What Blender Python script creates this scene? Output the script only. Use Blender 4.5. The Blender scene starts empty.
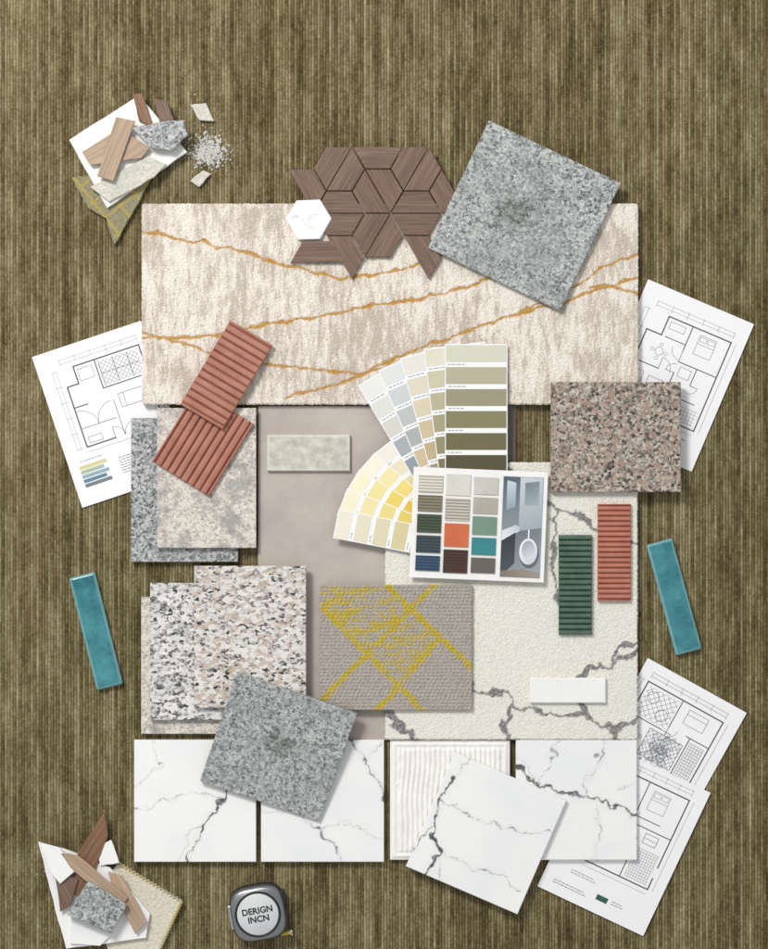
import bpy, math, random
import numpy as np
from mathutils import Matrix, Vector
random.seed(7); np.random.seed(7)
S=0.0015; H=2300.0; CX,CY=384.0,474.5
scene=bpy.context.scene
COL=scene.collection
def K(z): return 1-z/H
def W(px,py,z): return ((px-CX)*K(z)*S,(CY-py)*K(z)*S,z*S)
def lin(c):
    c=c.lstrip('#'); o=[]
    for i in (0,2,4):
        v=int(c[i:i+2],16)/255
        o.append(v/12.92 if v<=0.04045 else ((v+0.055)/1.055)**2.4)
    return (*o,1)
# ---------- numpy noise
def hsh(x,y,s):
    v=np.sin(x*127.1+y*311.7+s*74.7)*43758.5453
    return v-np.floor(v)
def vn(x,y,s=0):
    x=np.asarray(x,float);y=np.asarray(y,float)
    xi=np.floor(x);yi=np.floor(y);fx=x-xi;fy=y-yi
    fx=fx*fx*(3-2*fx);fy=fy*fy*(3-2*fy)
    a=hsh(xi,yi,s);b=hsh(xi+1,yi,s);c=hsh(xi,yi+1,s);d=hsh(xi+1,yi+1,s)
    return (a*(1-fx)+b*fx)*(1-fy)+(c*(1-fx)+d*fx)*fy
def fbm(x,y,s=0,o=4):
    t=0;a=.5;n=0
    for i in range(o):
        t=t+a*vn(x,y,s+i*3.1);n+=a;x=x*2.03+5.2;y=y*2.03+1.7;a*=.5
    return t/n
def dline(X,Y,pts):
    best=np.full(np.shape(X),1e9);
    for (x0,y0),(x1,y1) in zip(pts[:-1],pts[1:]):
        dx,dy=x1-x0,y1-y0;L=dx*dx+dy*dy
        t=np.clip(((X-x0)*dx+(Y-y0)*dy)/L,0,1)
        best=np.minimum(best,np.hypot(X-x0-t*dx,Y-y0-t*dy))
    return best
def inpoly(X,Y,P):
    r=np.zeros(np.shape(X),bool);n=len(P)
    for i in range(n):
        x0,y0=P[i];x1,y1=P[(i+1)%n]
        if y0==y1: continue
        c=((y0>Y)!=(y1>Y))&(X<(x1-x0)*(Y-y0)/(y1-y0)+x0)
        r^=c
    return r
# ---------- material helper
class M:
    def __init__(s,name,rough=.6,uv=False,spec=.4,rnd=True):
        s.m=bpy.data.materials.new(name);s.m.use_nodes=True
        s.t=s.m.node_tree;s.N=s.t.nodes;s.L=s.t.links
        s.b=s.N['Principled BSDF'];s.b.inputs['Roughness'].default_value=rough
        s.b.inputs['Specular IOR Level'].default_value=spec
        if uv:
            g=s.N.new('ShaderNodeUVMap').outputs[0]; s.p=g
        else:
            tc=s.N.new('ShaderNodeTexCoord').outputs['Object']
            v=s.N.new('ShaderNodeVectorMath');v.operation='SCALE';s.L.new(tc,v.inputs[0]);v.inputs['Scale'].default_value=1/S
            s.p=v.outputs[0]
        if rnd:
            oi=s.N.new('ShaderNodeObjectInfo').outputs['Random']
            q=s.math('MULTIPLY',oi,700.)
            a=s.N.new('ShaderNodeVectorMath');a.operation='ADD';s.L.new(s.p,a.inputs[0]);s.L.new(q,a.inputs[1]);s.p=a.outputs[0]
    def _in(s,sock,v):
        if isinstance(v,bpy.types.NodeSocket): s.L.new(v,sock)
        else: sock.default_value=v
    def math(s,op,a,b=0.,clamp=False):
        n=s.N.new('ShaderNodeMath');n.operation=op;n.use_clamp=clamp
        s._in(n.inputs[0],a);s._in(n.inputs[1],b);return n.outputs[0]
    def sc(s,vec,xyz):
        n=s.N.new('ShaderNodeVectorMath');n.operation='MULTIPLY';s._in(n.inputs[0],vec);n.inputs[1].default_value=xyz;return n.outputs[0]
    def noise(s,size,vec=None,detail=3,rough=.55,dist=0,col=False):
        n=s.N.new('ShaderNodeTexNoise');s._in(n.inputs['Vector'],vec or s.p)
        n.inputs['Scale'].default_value=1/size;n.inputs['Detail'].default_value=detail;n.inputs['Roughness'].default_value=rough;n.inputs['Distortion'].default_value=dist
        return n.outputs['Color' if col else 'Fac']
    def white(s,vec):
        n=s.N.new('ShaderNodeTexWhiteNoise');n.noise_dimensions='3D';s._in(n.inputs['Vector'],vec);return n.outputs['Value']
    def warp(s,amt,size,vec=None):
        c=s.noise(size,vec,2,col=True)
        n=s.N.new('ShaderNodeVectorMath');n.operation='MULTIPLY_ADD'
        s._in(n.inputs[0],c);n.inputs[1].default_value=(amt,)*3;s._in(n.inputs[2],vec or s.p);return n.outputs[0]
    def vor(s,size,vec=None,out='Color',feat='F1',rnd=1.):
        n=s.N.new('ShaderNodeTexVoronoi');n.feature=feat;s._in(n.inputs['Vector'],vec or s.p);n.inputs['Scale'].default_value=1/size;n.inputs['Randomness'].default_value=rnd
        o=n.outputs[out]
        if out=='Color':
            sp=s.N.new('ShaderNodeSeparateColor');s.L.new(o,sp.inputs[0]);return sp.outputs[0]
        return o
    def ramp(s,f,stops,const=False):
        n=s.N.new('ShaderNodeValToRGB');s._in(n.inputs[0],f);r=n.color_ramp
        r.interpolation='CONSTANT' if const else 'LINEAR'
        while len(r.elements)<len(stops): r.elements.new(.5)
        for e,(p,c) in zip(r.elements,stops): e.position=p
        for e,(p,c) in zip(r.elements,stops): e.color=lin(c) if isinstance(c,str) else (c,c,c,1)
        return n.outputs[0]
    def mix(s,f,a,b,mode='MIX'):
        n=s.N.new('ShaderNodeMix');n.data_type='RGBA';n.blend_type=mode
        s._in(n.inputs[0],f);
        s._in(n.inputs[6],lin(a) if isinstance(a,str) else a);s._in(n.inputs[7],lin(b) if isinstance(b,str) else b);return n.outputs[2]
    def attr(s,name):
        n=s.N.new('ShaderNodeAttribute');n.attribute_name=name;return n.outputs['Fac']
    def sep(s,vec=None):
        n=s.N.new('ShaderNodeSeparateXYZ');s._in(n.inputs[0],vec or s.p);return n.outputs
    def comb(s,x,y,z=0.):
        n=s.N.new('ShaderNodeCombineXYZ');s._in(n.inputs[0],x);s._in(n.inputs[1],y);s._in(n.inputs[2],z);return n.outputs[0]
    def sm(s,*t):
        r=None
        for v,w in t:
            q=s.math('MULTIPLY',v,w);r=q if r is None else s.math('ADD',r,q)
        return r
    def bump(s,h,strength=.5,dist=1.):
        n=s.N.new('ShaderNodeBump');n.inputs['Strength'].default_value=strength;n.inputs['Distance'].default_value=dist*S
        s._in(n.inputs['Height'],h);s.L.new(n.outputs[0],s.b.inputs['Normal'])
    def out(s,c):
        s._in(s.b.inputs['Base Color'],lin(c) if isinstance(c,str) else c);return s.m
def plain(name,c,rough=.6,metal=0,spec=.4,grain=.08):
    m=M(name,rough,spec=spec);n=m.noise(25,detail=5)
    f=m.ramp(n,[(.25,1-grain),(.75,1.)])
    col=m.mix(1.,c,f,'MULTIPLY');m.b.inputs['Metallic'].default_value=metal
    return m.out(col)
# ---------- mesh helpers
def mkmesh(name,verts,faces,mat=None,smooth=False):
    me=bpy.data.meshes.new(name)
    me.from_pydata([tuple(v) for v in verts],[],faces);me.update()
    if mat: me.materials.append(mat)
    if smooth: me.polygons.foreach_set('use_smooth',[True]*len(me.polygons))
    return me
def link(name,me,parent=None):
    o=bpy.data.objects.new(name,me);COL.objects.link(o)
    if parent: o.parent=parent
    return o
def reg(o,label,cat,group=None):
    o['label']=label;o['category']=cat
    if group:o['group']=group
    return o
def slab(name,c,w,h,rot,zb,t,mat,res=6.,zf=None,attrs=None,bev=.6,jit=0.,smooth=False,tilt=None,corner=0.):
    """c centre px, rot degrees clockwise in the picture"""
    k=K(zb+t);a=math.radians(-rot)
    def ax(L):
        n=max(1,int(round((L-2*bev)/res)))
        return np.concatenate([[0],np.linspace(bev,L-bev,n+1),[L]])-L/2
    xs=ax(w);ys=ax(h);nx,ny=len(xs),len(ys)
    LX,LY=np.meshgrid(xs,ys)
    ca,sa=math.cos(a),math.sin(a)
    X=c[0]+LX*ca-LY*sa; Y=c[1]-(LX*sa+LY*ca)
    ed=np.minimum(w/2-np.abs(LX),h/2-np.abs(LY))
    Z=np.full(LX.shape,float(t))
    if zf is not None: Z=Z+zf(X,Y,LX,LY)
    Z=np.where(ed<1e-6,Z-bev*.9,Z)
    PX,PY=LX.copy(),LY.copy()
    if corner:
        qx=w/2-corner;qy=h/2-corner
        ex=np.maximum(np.abs(PX)-qx,0);ey=np.maximum(np.abs(PY)-qy,0)
        m=(ex>0)&(ey>0);r=np.hypot(ex,ey)+1e-9;mx=np.maximum(ex,ey);f=np.where(m,mx/r,1)
        PX=np.sign(PX)*(np.minimum(np.abs(PX),qx)+ex*f);PY=np.sign(PY)*(np.minimum(np.abs(PY),qy)+ey*f)
    if jit:
        PX=PX+(np.random.rand(*PX.shape)-.5)*jit;PY=PY+(np.random.rand(*PX.shape)-.5)*jit
    top=np.stack([PX*k,PY*k,Z],-1).reshape(-1,3)
    idx=np.arange(nx*ny).reshape(ny,nx)
    loop=list(idx[0,:])+list(idx[1:,-1])+list(idx[-1,:-1][::-1])+list(idx[1:-1,0][::-1])
    bot=top[loop].copy();bot[:,2]=0
    V=np.concatenate([top,bot])*S
    F=np.stack([idx[:-1,:-1],idx[:-1,1:],idx[1:,1:],idx[1:,:-1]],-1).reshape(-1,4).tolist()
    n0=nx*ny;n=len(loop)
    for i in range(n):
        j=(i+1)%n;F.append([loop[j],loop[i],n0+i,n0+j])
    F.append([n0+i for i in range(n)][::-1])
    me=bpy.data.meshes.new(name);me.from_pydata(V.tolist(),[],F)
    if mat: me.materials.append(mat)
    if smooth:
        fl=[True]*((nx-1)*(ny-1))+[False]*(len(F)-(nx-1)*(ny-1));me.polygons.foreach_set('use_smooth',fl)
    at={'rimdist':np.clip(ed/10,0,1)}
    if attrs: 
        for kk,f in attrs.items(): at[kk]=f(X,Y,LX,LY)
    for kk,v in at.items():
        A=me.attributes.new(kk,'FLOAT','POINT');arr=np.zeros(len(V),np.float32);v=np.asarray(v,float).reshape(-1)
        arr[:n0]=v;arr[n0:]=v[loop]
        A.data.foreach_set('value',arr)
    me.update()
    o=link(name,me)
    R=Matrix.Rotation(a,4,'Z')
    if tilt: R=Matrix.Rotation(math.radians(tilt[0]),4,'X')@Matrix.Rotation(math.radians(tilt[1]),4,'Y')@R
    L=W(c[0],c[1],zb+t);o.matrix_world=Matrix.Translation((L[0],L[1],zb*S))@R
    return o
def quad(P):
    c=(sum(p[0] for p in P)/4,sum(p[1] for p in P)/4)
    w=(math.dist(P[0],P[1])+math.dist(P[3],P[2]))/2;h=(math.dist(P[0],P[3])+math.dist(P[1],P[2]))/2
    rot=math.degrees(math.atan2(P[1][1]-P[0][1]+P[2][1]-P[3][1],P[1][0]-P[0][0]+P[2][0]-P[3][0]))
    return c,w,h,rot
def prism(polys,zb,t,name,mat,grain=None,bev=.5,org=None,parent=None):
    V=[];F=[];UV=[]
    allp=[p for P in polys for p in P]
    if org is None: org=(sum(p[0] for p in allp)/len(allp),sum(p[1] for p in allp)/len(allp))
    k=K(zb+t)
    for pi,P in enumerate(polys):
        P=[(p[0]-org[0],-(p[1]-org[1])) for p in P]
        ar=sum(P[i][0]*P[(i+1)%len(P)][1]-P[(i+1)%len(P)][0]*P[i][1] for i in range(len(P)))
        if ar<0:P=P[::-1]
        n=len(P);ins=[]
        for i in range(n):
            a=Vector(P[i-1]);b=Vector(P[i]);c_=Vector(P[(i+1)%n])
            d1=(b-a).normalized();d2=(c_-b).normalized()
            n1=Vector((-d1.y,d1.x));n2=Vector((-d2.y,d2.x));m=(n1+n2)
            m=m/max(.35,m.dot(n1)) if m.length>1e-6 else n1
            ins.append(b+m*bev)
        g=grain[pi] if isinstance(grain,list) else (grain or 0)
        ca,sa=math.cos(math.radians(g)),math.sin(math.radians(g));off=random.random()*400
        b0=len(V)
        dz=random.uniform(-.25,.25) if len(polys)>5 and t>2 else 0
        for (x,y) in P: V.append((x*k,y*k,0))
        for (x,y) in P: V.append((x*k,y*k,t-bev*.8+dz))
        for v in ins: V.append((v.x*k,v.y*k,t+dz))
        def uvf(vi):
            x,y,z=V[vi];return (x*ca+y*sa+off,-x*sa+y*ca+off*1.7)
        fs=[[b0+2*n+i for i in range(n)],[b0+i for i in range(n)][::-1]]
        for i in range(n):
            j=(i+1)%n
            fs.append([b0+i,b0+j,b0+n+j,b0+n+i]);fs.append([b0+n+i,b0+n+j,b0+2*n+j,b0+2*n+i])
        for f in fs:
            F.append(f);UV+= [uvf(v) for v in f]
    me=mkmesh(name,[(x*S,y*S,z*S) for x,y,z in V],F,mat)
    u=me.uv_layers.new(name='UVMap')
    u.data.foreach_set('uv',[c for q in UV for c in q])
    o=link(name,me,parent)
    L=W(org[0],org[1],zb+t);o.location=(L[0],L[1],zb*S)
    return o
# =============== MATERIALS
def granite(name,size,stops,cloud=None,cloudsize=60,cloudamt=.5,stretch=(1,1,1),rough=.35,fine=.5,blotch=None,nz=.3,hue=None,hth=.72,cl=(.42,.62)):
    m=M(name,rough,spec=.4)
    p=m.sc(m.p,stretch)
    wv=m.warp(size*1.3,size*.9,p)
    c1=m.vor(size,wv);c2=m.vor(size*.5,wv)
    f=m.math('ADD',m.math('MULTIPLY',c1,1-fine),m.math('MULTIPLY',c2,fine))
    n=m.noise(size*4,p,4,.65);f=m.math('ADD',f,m.math('MULTIPLY',m.math('SUBTRACT',n,.5),nz))
    if blotch:
        b=m.attr('blotch');f=m.math('SUBTRACT',f,m.math('MULTIPLY',b,.14))
    col=m.ramp(f,stops)
    if hue:
        h=m.vor(size*1.1,m.warp(size,size,m.sc(p,(1.03,.97,1.3))));col=m.mix(m.math('MULTIPLY',m.math('GREATER_THAN',h,hth),.75),col,hue)
    if cloud:
        n2=m.ramp(m.noise(cloudsize,None,5,.65),[(cl[0],0.),(cl[1],1.)])
        col=m.mix(m.math('MULTIPLY',n2,cloudamt),col,cloud)
    if blotch:
        n3=m.ramp(m.noise(6,None,4,.7),[(.35,.2),(.6,1.)])
        col=m.mix(m.math('MULTIPLY',m.math('MULTIPLY',b,n3),.6),col,blotch)
    m.bump(f,.1,.4)
    return m.out(col)
G_grey=granite('grey_granite',2.5,[(.08,'#404445'),(.26,'#717676'),(.42,'#959998'),(.6,'#abaeab'),(.9,'#cccdc9')],'#7d8280',30,.45,blotch='#545b4f',nz=.5,cl=(.42,.66))
G_bw=granite('black_white_granite',3.0,[(.17,'#2f2d2f'),(.24,'#6d6767'),(.32,'#a8a29c'),(.45,'#cdc8c2'),(.7,'#dfdcd7')],'#b0aaa3',22,.2,stretch=(.72,1.15,1),fine=.3,nz=.42,hue='#bba997',hth=.78)
G_bw2=granite('white_black_granite',3.1,[(.18,'#2b2a2d'),(.24,'#6f6c6d'),(.36,'#a9a7a5'),(.5,'#d3d1cd'),(.7,'#e2e0dc')],'#9b9a99',22,.35,fine=.3,nz=.45,stretch=(.8,1.1,1))
G_pink=granite('pink_granite',2.6,[(.14,'#37332f'),(.28,'#5f5850'),(.42,'#857a6f'),(.58,'#a1958a'),(.85,'#c4beb1')],None,fine=.35,nz=.3,hue='#a58c7d',hth=.76)
G_blue=granite('dark_grey_granite',2.7,[(.12,'#393c3e'),(.28,'#6d7072'),(.5,'#999b9b'),(.8,'#c5c6c4')],'#8c8f8f',30,.3,nz=.4)
G_beige=granite('beige_granite',2.2,[(.15,'#9c958b'),(.35,'#c1bab0'),(.55,'#d3ccc1'),(.8,'#e0dad0')],'#8b8a88',24,.75,nz=.2,cl=(.5,.64))
G_stone=granite('pale_stone',2.2,[(.2,'#b3b1a6'),(.5,'#c9c6ba'),(.8,'#d8d5c9')],'#bab9ab',14,.6)
def woodm(name,a,b,c,gs=2.2):
    m=M(name,.55,uv=True,rnd=False)
    v=m.sc(m.p,(.035,1,1));n=m.noise(gs,v,4,.6);n2=m.noise(11,v,3);tone=m.noise(60,None,1)
    f=m.sm((n,.6),(n2,.3),(tone,.1))
    col=m.ramp(f,[(.3,a),(.5,b),(.7,c)]);m.bump(n,.3,.5);return m.out(col)
Wd=woodm('walnut_wood','#4b3a2f','#705a4c','#917a69',1.5)
Wl=woodm('light_oak_wood','#8a715d','#ab937c','#c2ac94')
Wt=woodm('walnut_wood_dark','#4a3222','#7b5a43','#93735a')
def marble():
    m=M('white_marble',.3,spec=.4)
    n=m.noise(80,None,4,.5,.8);col=m.ramp(n,[(.3,'#e6e7e8'),(.5,'#edecea'),(.7,'#efeeec')])
    v=m.attr('vein');n2=m.noise(5,None,4,.7)
    f=m.math('MULTIPLY',v,m.ramp(n2,[(.3,.5),(.5,1.)]))
    return m.out(m.mix(f,col,'#3f4045'))
MB=marble()
def carpet(name,base,base2,att=None,attc=None,size=2.2,rough=.95,streak=None,bs=.5,shade=.78,lines=None):
    m=M(name,rough,spec=.08)
    n=m.noise(2.2,None,3,.75);col=m.mix(m.ramp(n,[(.35,0.),(.65,1.)]),base,base2)
    if streak:
        v=m.sc(m.p,(1,.22,1));a=m.noise(6,m.warp(4,6,v),5,.8);b=m.noise(1.5,None,2,.8);L=m.noise(60,None,2)
        f=m.sm((a,1.),(b,.45),(L,.4))
        fr=m.ramp(f,[(.86,0.),(1.06,1.)]);col=m.mix(m.math('MULTIPLY',fr,.75),col,streak)
    if att:
        col=m.mix(m.attr(att),col,attc)
    if lines:
        s_=m.sep(m.warp(2,6));u=m.math('FRACT',m.math('DIVIDE',m.math('ADD',s_[0],m.math('MULTIPLY',s_[1],.8)),24.));u2=m.math('FRACT',m.math('DIVIDE',m.math('SUBTRACT',s_[0],m.math('MULTIPLY',s_[1],1.2)),31.))
        g=m.math('MAXIMUM',m.math('LESS_THAN',u,.14),m.math('LESS_THAN',u2,.1));col=m.mix(m.math('MULTIPLY',g,.6),col,lines)
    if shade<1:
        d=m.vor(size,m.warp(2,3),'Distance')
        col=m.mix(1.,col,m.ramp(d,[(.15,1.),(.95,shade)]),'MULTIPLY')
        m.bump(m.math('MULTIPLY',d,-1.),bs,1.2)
    return m.out(col)
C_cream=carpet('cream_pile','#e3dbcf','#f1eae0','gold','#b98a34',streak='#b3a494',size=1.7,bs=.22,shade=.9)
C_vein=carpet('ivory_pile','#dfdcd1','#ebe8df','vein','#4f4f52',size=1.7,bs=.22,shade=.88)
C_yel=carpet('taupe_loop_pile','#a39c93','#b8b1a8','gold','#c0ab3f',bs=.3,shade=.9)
C_olive=carpet('olive_loop_pile','#8a846c','#a09879',lines='#b9a84a')
def ceramic(name,c1,c2,rough=.25,edge=None,size=20,spec=.5):
    m=M(name,rough,spec=spec);n=m.noise(size,None,5,.65)
    col=m.mix(m.ramp(n,[(.32,0.),(.68,1.)]),c1,c2)
    if edge: col=m.mix(m.ramp(m.attr('rimdist'),[(.0,.8),(.1,.6),(.3,.0)]),col,edge)
    sp=m.noise(1.5,None,2);m.bump(sp,.05,.4);return m.out(col)
T_teal=ceramic('teal_glaze','#286772','#4c9298',.1,'#8fbdbc',24)
T_rust=ceramic('terracotta_ceramic','#9a6250','#ae7663',.55)
T_rust2=ceramic('bright_terracotta','#a66550','#b87965',.55)
T_green=ceramic('green_ceramic','#3f5847','#536c5a',.5)
T_white=ceramic('white_glaze','#e8e7e3','#f0efec',.25)
T_plaster=ceramic('white_plaster','#e6e5de','#eeede8',.7)
T_taupe=ceramic('greige_porcelain','#aca199','#bcb2a9',.55,size=45)
T_mott=ceramic('mottled_glaze','#a9a99c','#d4d2c6',.2,'#dcdad0',9)
T_taupe2=plain('dark_taupe_board','#6d655c')
PAPER=plain('white_paper','#eeeeef',.8,grain=.03)
INK=plain('drawing_ink','#3c3f44',.8);INK2=plain('grey_ink','#8d9095',.8)
_pc={}
def paint(c,r=.6):
    if (c,r) not in _pc:_pc[(c,r)]=plain('paint_'+c.strip('#'),c,r,grain=.04)
    return _pc[(c,r)]
# =============== GROUND
def ground():
    x0,x1,y0,y1=-850,850,-950,950;per=2.9
    xs=np.arange(math.floor(x0/per)*per,x1,per/4);ys=np.arange(y0,y1,6.)
    X,Y=np.meshgrid(xs,ys)
    ph=np.round(X/(per/4)).astype(int)%4
    rid=np.floor(X/per+.01)
    Z=-2.2+np.choose(ph,[0,1.0,1.3,1.0])+.4*vn(rid*7.3,Y/9,3)
    V=np.stack([X+.3*(vn(X*3.7,Y/9,5)-.5),Y,Z],-1).reshape(-1,3)*S
    ny,nx=X.shape;idx=np.arange(nx*ny).reshape(ny,nx)
    F=np.stack([idx[:-1,:-1],idx[:-1,1:],idx[1:,1:],idx[1:,:-1]],-1).reshape(-1,4)
    me=bpy.data.meshes.new('carpet_floor');me.from_pydata(V.tolist(),[],F.tolist());me.update()
    me.polygons.foreach_set('use_smooth',[True]*len(me.polygons))
    m=M('olive_striated_carpet',.97,spec=.05,rnd=False)
    s=m.sep()
    def dash(pw,ln,sd,det=2):
        r=m.math('FLOOR',m.math('DIVIDE',s[0],pw))
        off=m.white(m.comb(r,sd,0.))
        yy=m.math('ADD',m.math('DIVIDE',s[1],ln),m.math('MULTIPLY',off,17.))
        return m.noise(1.,m.comb(m.math('MULTIPLY',r,7.37),yy,sd),det,.65)
    a=dash(per,34.,1.,3);a2=dash(per,5.,2.,1);b=dash(per*4,60.,3.,1);b3=dash(per*9,110.,6.,1)
    a3=m.white(m.comb(m.math('FLOOR',m.math('DIVIDE',s[0],per)),3.3,8.))
    big=m.noise(160,m.sc(m.p,(1,.6,1)),2)
    d=m.noise(1.1,m.sc(m.p,(1,.6,1)),2,.85)
    f=m.sm((a,.27),(a2,.13),(b,.13),(b3,.06),(a3,.09),(d,.26),(big,.06))
    col=m.ramp(f,[(.38,'#463a25'),(.445,'#63573b'),(.50,'#7c7050'),(.56,'#968b69'),(.65,'#bbb08f')])
    m.bump(d,.7,1.2)
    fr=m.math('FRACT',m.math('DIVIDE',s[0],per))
    col=m.mix(1.,col,m.ramp(fr,[(0.,.55),(.28,1.),(.72,1.),(1.,.55)]),'MULTIPLY')  # rib grooves darkened in colour: painted occlusion shade plus dark backing between ribs
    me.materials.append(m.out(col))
    o=link('carpet_floor',me);o['kind']='structure';o['label']='olive brown ribbed carpet floor with streaks';o['category']='carpet floor'
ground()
# =============== RUGS & PANELS
gold=[ [(138,230),(200,242),(262,257),(310,271),(345,280),(400,270),(440,256)],
 [(138,338),(200,337),(270,325),(345,311),(420,298),(500,278)],
 [(138,331),(180,342),(230,357),(285,366),(345,374),(385,370)],
 [(285,397),(345,383),(400,356),(470,330),(520,313),(575,298),(642,276)],
 [(520,312),(570,290),(600,268),(642,252)],[(590,288),(615,286),(642,295)]]
def fgold(X,Y,a,b):
    wx=X+(fbm(X/14,Y/14,2)-.5)*9;wy=Y+(fbm(X/12,Y/12,5)-.5)*8
    d=np.full(X.shape,1e9)
    for l in gold:d=np.minimum(d,dline(wx,wy,l))
    n=fbm(X/4,Y/4,8,2)
    return np.clip((1.7+2.2*(n-.4)-d)/.9,0,1)*np.clip(.7+.4*np.random.rand(*X.shape),0,1)
pile=lambda amp:(lambda X,Y,a,b:(np.random.rand(*X.shape)-.5)*amp+(fbm(X/5,Y/5,4)-.5)*amp*.9)
o=slab('cream_rug',(390,304),497,201,0,1,9,C_cream,res=1.0,zf=lambda X,Y,a,b:pile(.62)(X,Y,a,b)-.5*fgold(X,Y,a,b),attrs={'gold':fgold},jit=.8,bev=1.2,corner=3)
reg(o,'cream shaggy rug sample with wandering gold lines','rug')
vl=[[(508,470),(530,482),(545,498),(560,510),(585,518),(600,532),(640,543)],[(560,512),(553,535),(550,565),(560,600),(575,615)],[(468,688),(490,692),(505,690),(513,706),(545,714),(585,716),(610,728),(640,715)],
 [(585,716),(573,690),(590,668),(612,664),(640,652)],[(383,712),(400,728),(425,742)],[(612,664),(625,645),(640,640)],[(513,706),(503,725),(512,742)],[(610,728),(614,742)]]
def fv(X,Y,a,b):
    wx=X+(fbm(X/10,Y/10,12)-.5)*15;wy=Y+(fbm(X/10,Y/10,15)-.5)*15
    d=np.full(X.shape,1e9)
    for l in vl:d=np.minimum(d,dline(wx,wy,l))
    w=1.9+5.5*np.clip(fbm(X/13,Y/13,18,3)-.42,0,1)*1.8
    return np.clip((w-d)/1.2,0,1)*.9*np.clip(.55+.6*np.random.rand(*X.shape),0,1)
o=slab('veined_rug',(511.5,601),252.5,277.5,0,3.2,6,C_vein,res=1.0,zf=pile(.6),attrs={'vein':fv},jit=.8,bev=1.2,corner=3)
reg(o,'ivory shaggy rug sample with dark grey veins','rug')
o=slab('backing_board',(390,572),252,334,0,0,1,T_taupe2);reg(o,'thin dark taupe board under the greige panel','board')
o=slab('greige_panel',(383,573),250,334,0,1.05,2.1,T_taupe);reg(o,'large greige matte porcelain panel on the carpet','tile')
# =============== PAPERS WITH PLANS
def paper(P,zb,draw,label):
    c,w,h,rot=quad(P)
    root=slab('floor_plan_sheet',c,w,h,rot,zb,.5,PAPER,res=12,bev=.05)
    reg(root,label,'paper','printed floor plan sheets')
    groups={}
    cnt=[0]
    def line(x0,y0,x1,y1,wd=.8,mat=INK,key='plan_drawing'):
        V,F=groups.setdefault((key,mat.name),([],[]))
        dx,dy=x1-x0,y1-y0;L=math.hypot(dx,dy) or 1;nx_,ny_=-dy/L*wd/2,dx/L*wd/2
        z=.56+cnt[0]*.0011;cnt[0]+=1;b=len(V)
        for (x,y) in ((x0+nx_,y0+ny_),(x1+nx_,y1+ny_),(x1-nx_,y1-ny_),(x0-nx_,y0-ny_)):
            V.append(((x-w/2)*S,(h/2-y)*S,z*S))
        F.append([b,b+1,b+2,b+3])
    draw(line,w,h)
    for (key,mn),(V,F) in groups.items():
        me=mkmesh(key,V,F,bpy.data.materials[mn]);link(key,me,root)
    return root
def rect(line,x0,y0,x1,y1,wd=.8,mat=INK,key='plan_drawing'):
    line(x0,y0,x1,y0,wd,mat,key);line(x1,y0,x1,y1,wd,mat,key);line(x1,y1,x0,y1,wd,mat,key);line(x0,y1,x0,y0,wd,mat,key)
def arc(line,cx,cy,r,a0,a1,wd=.4,n=10,mat=INK):
    P=[(cx+r*math.cos(math.radians(a0+(a1-a0)*i/n)),cy+r*math.sin(math.radians(a0+(a1-a0)*i/n))) for i in range(n+1)]
    for p,q in zip(P[:-1],P[1:]): line(*p,*q,wd,mat)
def door(line,x,y,r,a0,sg=1):
    arc(line,x,y,r,a0,a0+90*sg,.35,8);line(x,y,x+r*math.cos(math.radians(a0)),y+r*math.sin(math.radians(a0)),.5)
def hatch(line,x0,y0,x1,y1,step=3,wd=.3):
    x=x0
    while x<x1: line(x,y0,x,y1,wd,INK2);x+=step
    y=y0
    while y<y1: line(x0,y,x1,y,wd,INK2);y+=step
def diag(line,x0,y0,x1,y1,step=5,wd=.35,both=True):
    W_=x1-x0;H_=y1-y0;k=-H_
    while k<W_:
        a=max(0,k);b=min(W_,k+H_)
        if b>a:
            line(x0+a,y0+a-k,x0+b,y0+b-k,wd,INK2)
            if both: line(x0+a,y1-(a-k),x0+b,y1-(b-k),wd,INK2)
        k+=step
def notes(line,x,y,n,L,mat=INK2):
    for i in range(n):
        xx=x
        while xx<x+L*(.6+.4*random.random()):
            l=1.5+3*random.random();line(xx,y+i*2.6,xx+l,y+i*2.6,.7,mat);xx+=l+.8
def dims(line,x0,y0,x1,y1):
    for o_ in (6,10):
        line(x0,y0-o_,x1,y0-o_,.3,INK2);line(x0-o_,y0,x0-o_,y1,.3,INK2)
    line(x1+5,y0,x1+5,y1,.3,INK2);line(x0,y1+5,x1,y1+5,.3,INK2)
    for i in range(6):
        t=i/5;line(x0+(x1-x0)*t,y0-11,x0+(x1-x0)*t,y0-4,.3,INK2);line(x0-11,y0+(y1-y0)*t,x0-4,y0+(y1-y0)*t,.3,INK2)
WALL=plain('wall_ink','#55595e',.8)
def wall(line,*P,wd=1.35):
    for p,q in zip(P[:-1],P[1:]):
        dx,dy=q[0]-p[0],q[1]-p[1];L=math.hypot(dx,dy);ex,ey=dx/L*wd/2,dy/L*wd/2
        line(p[0]-ex,p[1]-ey,q[0]+ex,q[1]+ey,wd,WALL)
def bed(line,x,y,w_,h_):
    rect(line,x,y,x+w_,y+h_,.35);rect(line,x+1.5,y+1.5,x+w_/2-.7,y+6,.3);rect(line,x+w_/2+.7,y+1.5,x+w_-1.5,y+6,.3);line(x,y+9,x+w_,y+9,.35)
def table(line,x,y,r):
    arc(line,x,y,r,0,360,.35,12)
    for a in range(0,360,90): arc(line,x+(r+3)*math.cos(math.radians(a)),y+(r+3)*math.sin(math.radians(a)),1.7,0,360,.3,7)
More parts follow.
